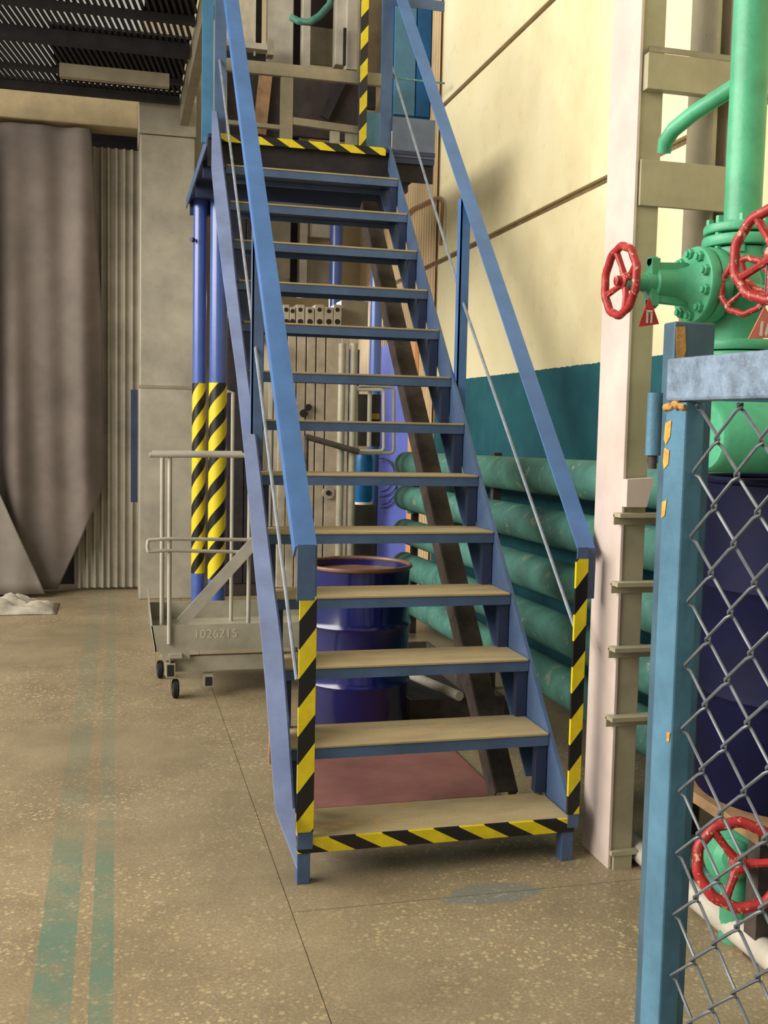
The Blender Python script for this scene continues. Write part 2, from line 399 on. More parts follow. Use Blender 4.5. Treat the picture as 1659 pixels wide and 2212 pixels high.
# rag on the floor
m = MB(); nu, nv = 22, 12; vs = []
rnd = random.Random(5)
for j in range(nv+1):
    for i in range(nu+1):
        u, v = i/nu*2-1, j/nv*2-1; r_ = max(0, 1-u*u)*max(0, 1-v*v)
        vs.append((-.78+u*.38, 7.55+v*.22, .006+.10*r_**.6*(.7+.5*math.sin(u*9+v*4)*math.cos(v*7))+.0))
m.add(vs, [(j*(nu+1)+i, j*(nu+1)+i+1, (j+1)*(nu+1)+i+1, (j+1)*(nu+1)+i) for j in range(nv) for i in range(nu)], True)
o = m.build('floor_rag', M['rag']); md = o.modifiers.new('cloth', 'SOLIDIFY'); md.thickness = .005; md.offset = 1
tag(o, 'crumpled pale rag lying on the floor below the curtain', 'rag')

# ------------------------------------------------------------------ mezzanine grating, top left
MZ = 3.62
mz = thing('grating_platform', (-.8, 6.9, MZ), 'dark overhead steel platform of slatted grating letting light through', 'platform')
for y, th, h in ((5.62, .05, .06), (6.2, .05, .05), (6.64, .07, .085), (7.33, .05, .04), (7.7, .06, .06)):
    MB().box(-1.9, .43, y, y+th, MZ-h, MZ-.012).build('joist', M['near_black'], mz)
MB().box(.44, .50, 5.6, 7.85, MZ-.17, MZ+.02).build('edge_channel', M['olive'], mz)
prect(128, 147, 366, 176, 6.95, .05).build('conduit_tray', M['olive'], mz)
bar0 = None; x = -1.9
while x < .41:
    ex = x+.45; ey = 7.7
    if bar0 is None:
        bar0 = MB().bar((x, 5.1, MZ), (ex, ey, MZ), .015, .02).build('grating_bar', M['near_black'], mz); bx0 = x
    elif ex <= .43:
        c = bar0.copy(); COL.objects.link(c); c.parent = mz; c.location = (x-bx0, 0, 0)
    else:
        yy = 5.1+2.6*(.43-x)/.45
        MB().bar((x, 5.1, MZ), (.43, yy, MZ), .015, .02).build('grating_bar', M['near_black'], mz)
    x += .037
MB().box(-1.9, .43, 7.72, 7.86, MZ-.0, MZ+.02).build('deck_plate', M['near_black'], mz)
MB().box(.15, .43, 5.1, 6.4, MZ+.02, MZ+.035).build('deck_plate', M['near_black'], mz)
MB().box(-.39, .43, 6.66, 7.7, MZ+.02, MZ+.035).build('deck_plate', M['near_black'], mz)

# ------------------------------------------------------------------ staircase
X0, WD, Y0, Z1, RUN, RISE = .505, .849, 2.878, .137, .1876, .2
X1 = X0+WD
st = thing('steel_staircase', (.93, 2.9, 0), 'steep blue steel staircase with open treads, handrails and yellow black warning tape', 'staircase')
ZL = Z1+13*RISE; YL = Y0+13*RUN
SL = RISE/RUN
DZ = {1: -.007, 2: .003, 3: .004, 4: 0, 5: 0, 6: -.002, 7: -.002, 8: -.008, 9: .003, 10: -.004, 11: -.002, 12: .003, 13: .01}
# right end sits a touch lower on step 1
first = None
for k in range(1, 14):
    y, z = Y0+(k-1)*RUN, Z1+(k-1)*RISE+DZ[k]
    if first is None:
        t = MB().box(X0, X1, y+.004, y+.228, z-.014, z-.006).build('tread', M['blue_dark'], st)
        MB().box(X0+.002, X1-.002, y-.004, y+.226, z-.006, z+.002).build('tread_surface', M['treadtop'], t, bevel=.002)
        MB().box(X0, X1, y, y+.006, z-.04, z-.004).box(X0, X1, y+.222, y+.228, z-.034, z-.012).build('nosing_angle', M['blue'], t)
        first = t; fy, fz = y, z
    else:
        clone(first, st, (0, y-fy, z-fz))
# vertical brackets that carry the treads
b0 = None
for k in range(2, 14):
    y, z = Y0+(k-1)*RUN, Z1+(k-1)*RISE+DZ[k]
    for xa, xb in ((X1-.038, X1-.002), (X0+.002, X0+.038)):
        MB().box(xa, xb, y+.008, y+.04, z-RISE+.002, z-.038).build('tread_bracket', M['blue_dark'], st)
# stringers: inner web plate right
def line(y, off): return Z1+SL*(y-Y0+off)
m = MB()
ya, yb = Y0+.02, YL+.02
m.prism([(X1+.002, ya, line(ya, 0)), (X1+.002, yb, line(yb, 0)), (X1+.002, yb+.10, line(yb, 0)-.02), (X1+.002, ya+.21, line(ya, 0)-.01), (X1+.002, ya+.06, .03), (X1+.002, ya, .03)], (.012, 0, 0))
m.build('right_stringer', M['blue'], st)
MB().bar((X1-.02, ya+.24, line(ya, 0)+.02), (X1-.02, yb+.06, line(yb, 0)-.16), .05, .008).build('stringer_flange', M['blue'], st)
# left stringer: bent, dented cover strip
Lp = [(.436, 2.863, .228), (.441, 3.05, .427), (.444, 3.226, .615), (.444, 3.473, .878), (.447, 3.753, 1.177), (.446, 4.077, 1.522), (.430, 4.452, 1.923), (.424, 4.709, 2.196), (.424, 4.994, 2.5), (.452, 5.316, 2.844)]
Rp = [.492, .503, .510, .503, .500, .492, .486, .489, .484, .481]
vs = []; fs = []
tip = [(.475, 2.772, .131), (.492, 2.84, .204)]
rows = []
for (x, y, z), xr in zip(Lp, Rp): rows.append(((x, y, z), (xr, y+.0, z)))
vs = [v for r_ in rows for v in r_]; n = len(rows)
dn = Vector((0, .006, -.006))
top_n = len(vs); vs2 = [Vector(v)+dn for v in vs]
fs = [(2*i, 2*i+1, 2*i+3, 2*i+2) for i in range(n-1)]
fs += [tuple(top_n+q for q in reversed(f)) for f in fs]
fs += [(2*i, 2*i+2, top_n+2*i+2, top_n+2*i) for i in range(n-1)] + [(2*i+1, top_n+2*i+1, top_n+2*i+3, 2*i+3) for i in range(n-1)]
m = MB(); m.add(vs+vs2, fs)
# pointed foot of the strip
f0, f1 = Vector(rows[0][0]), Vector(rows[0][1]); tp = Vector((.482, 2.755, .10))
m.prism([f0, tp, f1], dn)
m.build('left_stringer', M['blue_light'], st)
m = MB()
for i in range(n-1):
    a_ = Vector(rows[i][1]); b_ = Vector(rows[i+1][1]); q = Vector((-.005, .1, -.1))
    m.hexa([a_, a_+Vector((-.006, 0, 0)), a_+Vector((-.006, .115, -.108)), a_+Vector((0, .115, -.108))], [b_, b_+Vector((-.006, 0, 0)), b_+Vector((-.006, .115, -.108)), b_+Vector((0, .115, -.108))])
m.build('stringer_web', M['blue_dark'], st)
# feet
MB().box(X0-.004, X0+.034, Y0-.012, Y0+.03, 0, Z1-.04).build('foot', M['blue'], st, bevel=.002)
MB().box(X1-.034, X1+.004, Y0-.012, Y0+.03, 0, Z1-.045).build('foot', M['blue'], st, bevel=.002)
# hazard tape on step 1 and on the landing edge
TH = stripes('warning tape on edge', 1, 0, 1.9, .158, .13)
M_TH = TH
t1 = MB().box(X0-.004, X1+.004, Y0-.016, Y0-.003, Z1-.044, Z1-.003).build('warning_tape', TH, st)
# right handrail
RH0, RH1 = Vector((1.385, 2.903, .957)), Vector((1.385, 5.30, .957+SL*2.397))
LH0, LH1 = Vector((.508, 2.83, .982)), Vector((.508, 5.30, .982+SL*2.47))
for nm, p0, p1, sgn in (('right', RH0, RH1, 1), ('left', LH0, LH1, -1)):
    rl = MB().bar(p0, p1, .058, .006).build('handrail', M['blue_rail'], st)
    off = Vector((sgn*.029, .018, -.018)) if sgn > 0 else Vector((-.029, .016, -.016))
    MB().bar(p0+off, p1+off, .006, .045).build('handrail_lip', M['blue_rail'], rl)
    MB().bar(p0+Vector((0, -.002, .006)), p0+Vector((.0, .0, -.15)), .05 if sgn < 0 else .058, .006).build('handrail_drop', M['blue'], rl)
# bottom posts with tape
TV = stripes('warning tape on left post', -1.3, 0, 1, .166, .25)
TV2 = stripes('warning tape on right post', -1.3, 0, 1, .160, .53)
for nm, xc, wdt, zt_, tz0, tz1, mt in (('left', .522, .044, .985, .158, .838, TV), ('right', 1.352, .034, .97, .150, .935, TV2)):
    pb = MB().box(xc-wdt/2, xc+wdt/2, Y0-.02+.0, Y0-.014, Z1-.03, zt_).box(xc+wdt/2-.006, xc+wdt/2, Y0-.014, Y0+.022, Z1-.03, zt_).build('rail_post', M['blue'], st)
    MB().box(xc-wdt/2-.001, xc+wdt/2+.001, Y0-.0225, Y0-.02, tz0, tz1).build('warning_tape', mt, pb)
    MB().box(xc-wdt/2-.0035, xc-wdt/2-.001, Y0-.0225, Y0-.012, tz0, tz1).build('warning_tape', mt, pb)
# middle posts
MB().box(1.37, 1.376, 4.16, 4.205, 1.27, 2.26).box(1.37, 1.41, 4.16, 4.166, 1.27, 2.26).build('rail_post', M['blue_rail'], st)
MB().box(.478, .484, 3.85, 3.895, 1.2, 2.045).box(.478, .52, 3.85, 3.856, 1.2, 2.045).build('rail_post', M['blue'], st)
# thin mid rails
MB().tube([(1.39, 5.457, 3.205), (1.39, 4.169, 1.84), (1.375, 2.9, .665)], .006, 8).build('mid_rail', M['rod'], st)
MB().tube([(.49, 5.466, 3.216), (.492, 2.862, .60)], .006, 8).build('mid_rail', M['rod'], st)
# rusty carriage beam below the right end of the treads
ra, rb = Vector((1.285, 3.24, .09)), Vector((1.285, 5.45, .09+1.088*2.21))
MB().bar(ra, rb, .075, .006).build('carriage_beam', M['rust'], st)
q = Vector((.0375, .03, -.028))
MB().bar(ra+q, rb+q, .006, .08).bar(ra+Vector((-.0375, .03, -.028)), rb+Vector((-.0375, .03, -.028)), .006, .08).build('beam_flanges', M['rust'], st)

# ------------------------------------------------------------------ landing
ld = thing('landing_platform', (1.0, 6.1, 2.6), 'blue steel landing at the top of the stairs on striped pipe legs', 'landing')
MB().box(.436, 1.6, YL+.002, 6.95, ZL-.02, ZL).build('deck', M['blue_dark'], ld)
MB().box(.436, 1.6, YL+.03, YL+.04, ZL-.15, ZL-.02).build('front_beam', M['near_black'], ld)
for y in (5.8, 6.3, 6.85): MB().box(.45, 1.59, y, y+.05, ZL-.10, ZL-.02).build('cross_joist', M['blue_dark'], ld)
MB().box(.43, .436, YL+.05, 6.95, ZL-.05, ZL+.006).build('side_beam', M['blue'], ld)
MB().box(1.6, 1.606, YL+.03, 6.95, ZL-.05, ZL+.16).build('toe_board', M['blue'], ld)
M['toe'] = paint('dull blue toe board', (92, 104, 124), .5, .12, 8)
MB().box(1.372, 1.6, YL+.01, YL+.016, ZL-.03, ZL+.168).build('toe_board', M['toe'], ld)
MB().box(1.372, 1.60, YL+.016, YL+.05, ZL-.06, ZL-.03).build('toe_bracket', M['blue_dark'], ld)
TL = stripes('warning tape on landing', 1, 0, 1.7, .157, .42)
MB().box(X0-.014, X1-.02, YL-.006, YL+.002, ZL-.036, ZL+.003).build('warning_tape', TL, ld)
p_ = at(800, 245, 6.9)
prect(788, 243, 832, 345, 6.9, .006).build('toe_board', M['teal_light'], ld)
# posts on the landing
MB().box(1.312, 1.37, YL+.03, YL+.036, ZL, 4.1).box(1.364, 1.37, YL+.036, YL+.075, ZL, 4.1).build('guard_post', M['blue'], ld)
MB().box(.468, .523, YL+.03, YL+.036, ZL-.02, 4.1).box(.468, .474, YL+.036, YL+.08, ZL-.02, 4.1).build('guard_post', M['blue'], ld)
MB().box(.411, .466, YL+.10, YL+.13, ZL-.02, 4.1).build('guard_post', M['teal_light'], ld)
MB().box(1.37, 1.64, YL+.03, YL+.036, at(900, 12, YL).z, at(900, 12, YL).z+.05).build('guard_rail', M['blue'], ld)
HP = stripes('warning tape on pole', -1.25, 0, 1, .205, .05)
hp = at(784.5, 150, 6.85)
gp = MB().box(hp.x-.024, hp.x+.024, 6.83, 6.87, ZL, 4.5).build('guard_post', M['blue_dark'], ld)
MB().box(hp.x-.0245, hp.x+.0245, 6.826, 6.83, ZL, 4.5).build('warning_tape', HP, gp)
# pipe legs
for cx, cy, r_, t0, t1, ph in ((.512, 6.82, .0435, 1237, 828, .1), (.622, 6.72, .056, 1250, 826, .55)):
    leg = MB().lathe((cx, cy, 0), (0, 0, 1), [(r_, 0), (r_, ZL-.02)], 24).build('support_pipe', M['pipe_blue'], ld)
    za, zb = at(430, t0, cy).z, at(430, t1, cy).z
    hm = helix('spiral tape', cx, cy, .198, -1, ph)
    MB().lathe((cx, cy, za), (0, 0, 1), [(r_+.0015, 0), (r_+.0015, zb-za)], 24).build('spiral_tape', hm, leg)
MB().tube([(.47, 6.78, at(418, 520, 6.8).z-.0), (.45, 6.76, at(418, 520, 6.8).z)], .014, 10).build('pipe_bolt', M['blue_dark'], ld)
MB().lathe((1.567, 6.4, 0), (0, 0, 1), [(.038, 0), (.038, ZL-.02)], 20).build('support_pipe', M['pipe_blue'], ld)

# wall-hung blue cabinet beyond the landing
a, b_ = at(850, 100, 7.1), at(924, 100, 7.1)
cb = thing('wall_cabinet', (1.95, 7.2, at(890, 255, 7.1).z), 'tall bright blue cabinet on the cream wall behind the landing', 'cabinet')
MB().box(a.x, WX-.006, 7.12, 7.45, at(890, 255, 7.1).z, 4.6).build('body', M['cabinet_blue'], cb)
MB().box(a.x+.01, a.x+(b_.x-a.x)*.66, 7.1, 7.12, at(890, 250, 7.1).z, 4.55).build('door', M['teal_light'], cb, bevel=.003)
MB().box(a.x+(b_.x-a.x)*.69, WX-.012, 7.1, 7.12, at(890, 250, 7.1).z, 4.55).build('door', M['cabinet_blue'], cb, bevel=.003)
# thin rod at landing height and bent conduit on the wall
o = MB().tube([at(800, 158, 6.95), at(832, 166, 6.95), at(960, 180, 6.6)], .006, 8).build('thin_rod', M['green_teal']); tag(o, 'thin teal rod crossing behind the striped pole to the wall', 'rod')
def onwall(px, py, X):
    d = fw + rt*((px-IW/2)/F_PX) - up*((py-IH/2)/F_PX); t = X/d.x
    return Vector((X, d.y*t, EYE+d.z*t))
cpts = [onwall(*q, 2.07) for q in ((868, 475), (890, 452), (915, 440), (940, 428), (952, 428), (956, 440), (954, 480), (952, 530))]
o = MB().tube(cpts, .012, 8).build('wall_conduit', M['brownpipe']); tag(o, 'thin brown bent conduit on the cream wall beside the upper steps', 'conduit')

# ------------------------------------------------------------------ heating register of stacked pipes
rg = thing('pipe_register', (1.82, 4.7, .2), 'stack of thick teal green heating pipes along the wall', 'heating pipes')
RX, RR = 1.80, .079
for k in range(5):
    zc = 1.14-.215*k; zf = zc-.06
    m = MB(); n_ = 20; pts = []; rad = []
    for i, (t, r_) in enumerate([(0, .02), (.004, .05), (.012, .068), (.022, .077), (.03, RR), (.97, RR), (.978, .077), (.988, .068), (.996, .05), (1, .02)]):
        pts.append((RX, 2.8+3.75*t, zc+(zf-zc)*t)); rad.append(r_)
    m.tube(pts, rad, 24); m.build('register_pipe', M['green_teal'], rg)
for y in (2.98, 4.9, 6.35):
    MB().box(RX+.02, RX+.06, y, y+.04, .0, 1.2).build('register_riser', M['rust'], rg)
for k in range(4):
    zc = 1.14-.215*k-.1075
    MB().lathe((RX, 6.3 if k % 2 else 3.1, zc-.04), (0, 0, 1), [(.03, 0), (.03, .08)], 14).build('link_pipe', M['green_teal'], rg)

# ------------------------------------------------------------------ battened steel column right of the stairs
cl = thing('steel_column', (1.48, 2.88, 0), 'tall built-up steel column, lit side coloured cream, shaded front grey green, with pipe brackets right of the stairs', 'column')
CX = 1.44
MB().box(CX-.004, CX+.006, 2.785, 2.965, 0, 5.2).build('column_leg', M['column_lit'], cl, bevel=.002)
MB().box(CX+.006, CX+.076, 2.79, 2.80, 0, 5.2).box(CX+.006, CX+.076, 2.95, 2.96, 0, 5.2).build('column_leg_face', M['column_shaded'], cl, bevel=.001)
L2 = 1.70
MB().box(L2, L2+.012, 2.82, 2.97, 1.3, 5.2).box(L2+.012, L2+.055, 2.88, 2.89, 1.3, 5.2).build('column_leg', M['column_shaded'], cl)
MB().box(L2+.055, L2+.067, 2.82, 2.97, 1.3, 5.2).build('column_leg', M['column_lit'], cl)  # cream strip paints in the lit stripe of the second leg
MB().box(L2+.067, L2+.12, 2.95, 2.97, 1.3, 5.2).build('column_leg', M['column_shaded'], cl)
for (za, zb, dd) in ((2.285, 2.385, .03), (1.965, 2.095, .012)):
    MB().box(CX+.01, L2+.13, 2.79-dd, 2.79, za, zb).build('batten_plate', M['column_shaded'], cl, bevel=.002)
MB().prism([(CX+.01, 2.76, 2.385), (CX+.03, 2.79, 2.41), (L2+.13, 2.79, 2.41), (L2+.13, 2.76, 2.385)], (0, 0, .004)).build('batten_flange', M['olive'], cl)
MB().box(CX+.0, L2, 2.965, 2.98, 3.2, 3.4).build('batten_plate', M['column_shaded'], cl)
for z in (1.075, .872, .678, .47):
    MB().box(CX-.028, RX+.08, 2.745, 2.79, z-.006, z+.006).box(CX-.028, RX+.08, 2.784, 2.79, z-.03, z).build('pipe_bracket', M['column_shaded'], cl)
MB().prism([(CX-.01, 2.78, 1.18), (CX+.075, 2.78, 1.185), (CX+.055, 2.78, 1.10), (CX-.01, 2.78, 1.10)], (0, -.035, 0)).build('gusset', M['column_lit'], cl)
MB().box(CX+.0, CX+.085, 2.77, 2.83, .045, .058).box(CX+.01, CX+.07, 2.775, 2.79, 0, .045).build('base_plate', M['column_shaded'], cl)

# ------------------------------------------------------------------ gate and fence post
gt = thing('mesh_gate', (.97, 1.7, .05), 'open blue steel gate frame filled with chain link mesh in the right foreground', 'gate')
G0 = Vector((.974, 1.735, 0)); gu = Vector((.085, -.9964, 0)).normalized(); gn = Vector((-gu.y*-1, 0, 0))
gn = Vector((gu.y, -gu.x, 0))    # points to -X, towards the light
def G(s, n_, z): return G0+gu*s+gn*n_+Vector((0, 0, z))
def gbox(s0, s1, n0, n1, z0, z1):
    return MB().hexa([G(s0, n0, z0), G(s1, n0, z0), G(s1, n1, z0), G(s0, n1, z0)], [G(s0, n0, z1), G(s1, n0, z1), G(s1, n1, z1), G(s0, n1, z1)])
gbox(0, .062, -.042, 0, .05, 1.372).build('stile', M['blue_gate'], gt, bevel=.004)
gbox(-.0, .95, -.042, .002, 1.374, 1.452).build('top_rail', M['blue_gate_rough'], gt, bevel=.006)
gbox(.062, .95, -.042, 0, .05, .12).build('bottom_rail', M['blue_gate'], gt, bevel=.004)
gbox(.865, .95, -.042, 0, .12, 1.372).build('stile', M['blue_gate'], gt, bevel=.004)
hz = at(1420, 840, 1.76).z
hg = MB().tube([G(-.022, .008, 1.275), G(-.022, .008, 1.39)], .014, 14).build('hinge', M['blue_gate'], gt)
MB().tube([G(-.022, .008, 1.25), G(-.022, .008, 1.275)], .008, 10).build('hinge_pin', M['rust'], hg)
M['weld'] = paint('orange rust weld', (186, 138, 78), .8, .25, 30, bump=.9, bscale=90)
wv = random.Random(4)
MB().tube([G(.002+.06*i/14, .0005, 1.366+wv.uniform(-.004, .004)) for i in range(15)], [.004+wv.uniform(0, .004) for _ in range(15)], 8).build('weld_bead', M['weld'], gt, label='rusty orange weld')
M['chip'] = paint('orange primer chip', (214, 158, 70), .7, .2, 60)
def chip(pts_):
    return MB().prism([G(s, .0028 if z > 1.375 else .0008, z) for s, z in pts_], gn*.0006)
for pts_ in ([(.004, 1.335), (.022, 1.34), (.02, 1.31), (.008, 1.295), (.001, 1.305)], [(.004, 1.29), (.02, 1.285), (.018, 1.26), (.005, 1.25), (.001, 1.265)], [(.32, 1.432), (.33, 1.436), (.326, 1.412), (.316, 1.408)], [(.004, 1.19), (.018, 1.195), (.014, 1.165), (.003, 1.16)], [(.05, .77), (.06, .772), (.058, .755), (.05, .752)]):
    chip(pts_).build('paint_chip', M['chip'], gt)
# chain link: one bent wire per zigzag
PW, PH = .057, .0585
for j in range(14):
    s0 = .070+j*PW; pts = []
    zz = 1.362; i = 0
    while zz > .13:
        left = (i+j) % 2 == 0
        sc = s0-.004 if left else s0+PW+.004
        dn_ = .006 if left else -.006
        pts.append(G(sc+(.007 if left else -.007), -.021+dn_, zz+.006)); pts.append(G(sc, -.021, zz)); pts.append(G(sc+(.007 if left else -.007), -.021-dn_, zz-.006))
        zz -= PH; i += 1
    MB().tube(pts, .0030, 6).build('mesh_wire', M['wire'], gt)
fp = thing('fence_post', (1.067, 1.82, 0), 'blue square fence post standing behind the chain link gate', 'post')
M['post'] = paint('shaded blue post tone', (70, 98, 114), .45, .15, 8)  # blue darkened to paint in the shade on the post front
MB().box(1.024, 1.11, 1.80, 1.845, 0, 1.528).build('post', M['post'], fp, bevel=.004)
m = MB(); m.prism([(1.025, 1.7992, 1.517), (1.044, 1.7992, 1.519), (1.048, 1.7992, 1.475), (1.042, 1.7992, 1.45), (1.029, 1.7992, 1.46)], (0, -.0008, 0)); m.build('rust_patch', M['weld'], fp)

# ------------------------------------------------------------------ green pipework and valves
VY = 2.3
def flange(m, c, axis, r, th, seg=28): m.lathe(c, axis, [(r*.97, 0), (r, th*.2), (r, th*.8), (r*.97, th)], seg); return m
def wheel(parent, c, axis, R, rr, nsp, rot=0., bulge=.03):
    c = Vector(c); ax = Vector(axis).normalized(); u = Vector((0, 0, 1)); u = (u-ax*u.dot(ax)).normalized(); v = ax.cross(u); m = MB()
    n_ = 48
    m.tube([c+(u*math.cos(2*PI*i/n_)+v*math.sin(2*PI*i/n_))*(R+.0018*math.cos(10*2*PI*i/n_)) for i in range(n_)], rr, 10, closed=True)
    hw = m.build('handwheel', M['red'], parent)
    for k in range(nsp):
        a_ = rot+2*PI*k/nsp; d = u*math.cos(a_)+v*math.sin(a_)
        MB().tube([c-ax*bulge+d*R*.16, c-ax*bulge*.7+d*R*.5, c+d*R*.97], [rr*.95, rr*.72, rr*.85], 8).build('spoke', M['red'], hw)
    MB().lathe(c-ax*(bulge+.018), ax, [(R*.2, 0), (R*.24, .006), (R*.24, .026), (R*.15, .03), (R*.15, .042), (R*.06, .044)], 14).build('hub', M['red'], hw)
    return hw
vc = at(1480, 615, VY)      # valve axis height
AX = Vector((-1, 0, 0))
wc = at(1340, 607, VY)
rx = at(1612, 300, VY).x
v1 = thing('gate_valve', (rx, VY, vc.z-.1), 'mint green flanged valve with a red handwheel seen edge-on before the column', 'valve')
za = vc.z
MB().lathe((rx+.02, VY, za), AX, [(.07, 0), (.085, .02), (.085, .06), (.06, .08), (.06, .10)], 28).build('body', M['green'], v1)
m = MB(); flange(m, (rx-.07, VY, za), AX, .092, .03); flange(m, (rx-.102, VY, za), AX, .092, .028); bf = m.build('bonnet_flange', M['green'], v1, bevel=.002)
for k in range(10):
    a_ = 2*PI*(k+.4)/10
    MB().lathe((rx-.13, VY+.074*math.cos(a_), za+.074*math.sin(a_)), AX, [(.0125, 0), (.0125, .010), (.008, .011), (.008, .017)], 6).build('bolt', M['green'], bf)
MB().lathe((rx-.13, VY, za), AX, [(.07, 0), (.045, .02), (.036, .05), (.034, .1), (.025, .102), (.022, .125)], 20).build('bonnet_neck', M['green'], v1)
for s in (-1, 1):
    MB().bar((rx-.15, VY, za+s*.04), (rx-.235, VY, za+s*.036), .03, .02, (0, 1, 0)).build('yoke_arm', M['green'], v1)
    MB().cyl((rx-.225, VY-.0, za+s*.05), (rx-.245, VY, za+s*.05), .012, 6).build('gland_bolt', M['green'], v1)
MB().bar((rx-.235, VY, za+.056), (rx-.235, VY, za-.056), .034, .02, (0, 1, 0)).build('gland_plate', M['green'], v1)
MB().cyl((rx-.2, VY, za), (wc.x+.01, VY, za-.001), .021, 14).build('stem_sleeve', M['green'], v1)
wheel(v1, (wc.x, VY, za), AX, .080, .0098, 4, .35, .012)
# riser
rp = thing('riser_pipe', (rx, VY, za+.1), 'tall mint green vertical pipe bolted by a flange above the valve', 'pipe')
pr = (at(1650, 300, VY).x-at(1575, 300, VY).x)/2*.93
fz_ = at(1600, 505, VY).z
MB().lathe((rx, VY, fz_), (0, 0, 1), [(pr*1.06, 0), (pr, .04), (pr, 3.0)], 28).build('pipe', M['green'], rp)
m = MB(); flange(m, (rx, VY, fz_-.004), (0, 0, 1), pr*2.05, .022); flange(m, (rx, VY, fz_-.036), (0, 0, 1), pr*2.1, .026); m.build('flange', M['green'], rp, bevel=.002)
for k in range(8):
    a_ = 2*PI*(k+.3)/8; MB().cyl((rx+pr*1.7*math.cos(a_), VY+pr*1.7*math.sin(a_), fz_-.055), (rx+pr*1.7*math.cos(a_), VY+pr*1.7*math.sin(a_), fz_+.035), .009, 6).build('bolt', M['green'], rp)
MB().lathe((rx+.0, VY, za-.20), (0, 0, 1), [(.1, 0), (.1, .03), (.062, .05), (.06, .15), (.075, .17), (.075, fz_-.04-za+.2)], 28).build('lower_pipe', M['green'], rp)
m = MB(); flange(m, (rx, VY, za-.155), (0, 0, 1), .105, .024); flange(m, (rx, VY, za-.185), (0, 0, 1), .105, .026); m.build('flange', M['green'], rp)
# slim branch pipe
bp = [at(*q) for q in ((1612, 170, 2.32), (1560, 205, 2.36), (1500, 243, 2.42), (1455, 280, 2.47), (1438, 305, 2.5), (1434, 330, 2.51))]
o = MB().tube(bp, [.02, .02, .02, .02, .02, .018], 14).build('branch_pipe', M['green']); tag(o, 'slim teal branch pipe sloping off the tall green riser', 'pipe')
# large horizontal main
lm = thing('main_pipe', (1.6, 2.3, 1.2), 'fat mint green pipe section seen through the top of the chain link', 'pipe')
zc = (at(1600, 870, VY).z+at(1600, 1010, VY).z)/2-.005; rc = (at(1600, 862, VY).z-at(1600, 1015, VY).z)/2
MB().lathe((1.405, VY, zc), (1, 0, 0), [(rc*.9, 0), (rc, .012), (rc, .55)], 32).build('pipe', M['green'], lm)
# second valve (nearer) with larger wheel
v2 = thing('gate_valve', (1.4, 1.95, 1.6), 'partly cropped valve with the largest red handwheel at the right edge', 'valve')
w2 = at(1670, 548, 1.9)
wax = Vector((-.93, -.37, 0)).normalized()
wheel(v2, w2, wax, .092, .011, 4, .5, .012)
MB().cyl(w2-wax*.01, w2-wax*.16, .014, 12).build('stem', M['green'], v2)
MB().lathe(w2-wax*.10, -wax, [(.03, 0), (.035, .02), (.06, .03), (.06, .06), (.07, .07), (.07, .12)], 20).build('body', M['green'], v2)
# third small wheel
v3 = thing('small_valve', (1.45, 2.2, 1.55), 'small worn red handwheel half hidden behind the largest one', 'valve')
w3 = at(1610, 618, 2.16)
wheel(v3, w3, Vector((-.9, -.43, 0)), .062, .0075, 3, .2, .01)
MB().cyl(w3, w3+Vector((.07, .04, 0)), .012, 12).build('stem', M['green'], v3)
# tags
def vtag(a, b, c, Y, mat, wire_to, label, marks):
    pa, pb, pc = at(*a, Y), at(*b, Y), at(*c, Y)
    t = thing('valve_tag', pb, label, 'tag', 'triangular red valve tags')
    MB().prism([pa, pb, pc], (0, .003, 0)).build('plate', mat, t)
    cen = (pa+pb*1.25+pc*1.25)/3.5
    for q in marks:
        MB().prism([cen+Vector((x, -.0012, z)) for x, z in q], (0, .001, 0)).build('print_mark', M['white'], t)
    MB().tube([pa+Vector((0, .0015, -.004)), wire_to], .0015, 6).build('wire', M['wire'], t)
vtag((1403, 640), (1380, 706), (1424, 700), 2.27, M['tagred'], Vector((wc.x+.05, 2.3, za-.015)), 'small dark red triangular tag hanging from the edge-on valve stem', [[(-.008, .012), (-.003, .012), (-.003, -.014), (-.008, -.014)], [(.003, .012), (.008, .012), (.008, -.014), (.003, -.014)], [(-.008, .016), (.008, .016), (.008, .011), (-.008, .011)]])
vtag((1652, 662), (1617, 732), (1692, 728), 1.93, M['tagpale'], w2+Vector((0, .02, -.012)), 'larger faded pink red triangular tag at the right edge above the gate rail', [[(-.012, .014), (-.006, .016), (-.008, -.016), (-.014, -.014)], [(.004, .012), (.01, .004), (.002, -.016), (-.002, -.01)]])
# low red wheel behind the mesh
v4 = thing('floor_valve', (1.5, 2.25, 0), 'low red handwheel valve near the floor behind the chain link mesh', 'valve')
w4 = at(1597, 1868, 2.15); ax4 = Vector((-.45, -.84, .30)).normalized()
wheel(v4, w4, ax4, .098, .0135, 3, .7, .012)
MB().cyl(w4, w4-ax4*.14, .016, 12).build('stem', M['green'], v4)
MB().lathe(w4-ax4*.13, -ax4, [(.03, 0), (.05, .02), (.05, .06), (.07, .065), (.07, .09)], 18).build('body', M['green'], v4)
MB().lathe((w4.x+.11, w4.y+.17, 0), (0, 0, 1), [(.04, 0), (.04, w4.z-.07)], 16).build('pedestal', M['green'], v4)
# pipes on the floor
o = MB().tube([(1.555, 2.90, .035), (1.56, 2.3, .035), (1.575, 1.2, .035)], .034, 16).build('floor_pipe', M['whitepipe']); tag(o, 'pale grey pipe running along the floor below the mesh gate', 'pipe')
o = MB().tube([(1.66, 2.70, .03), (1.67, 1.2, .03)], .028, 14).build('floor_pipe', M['green_teal']); tag(o, 'thin green pipe on the floor alongside the pale grey one', 'pipe')
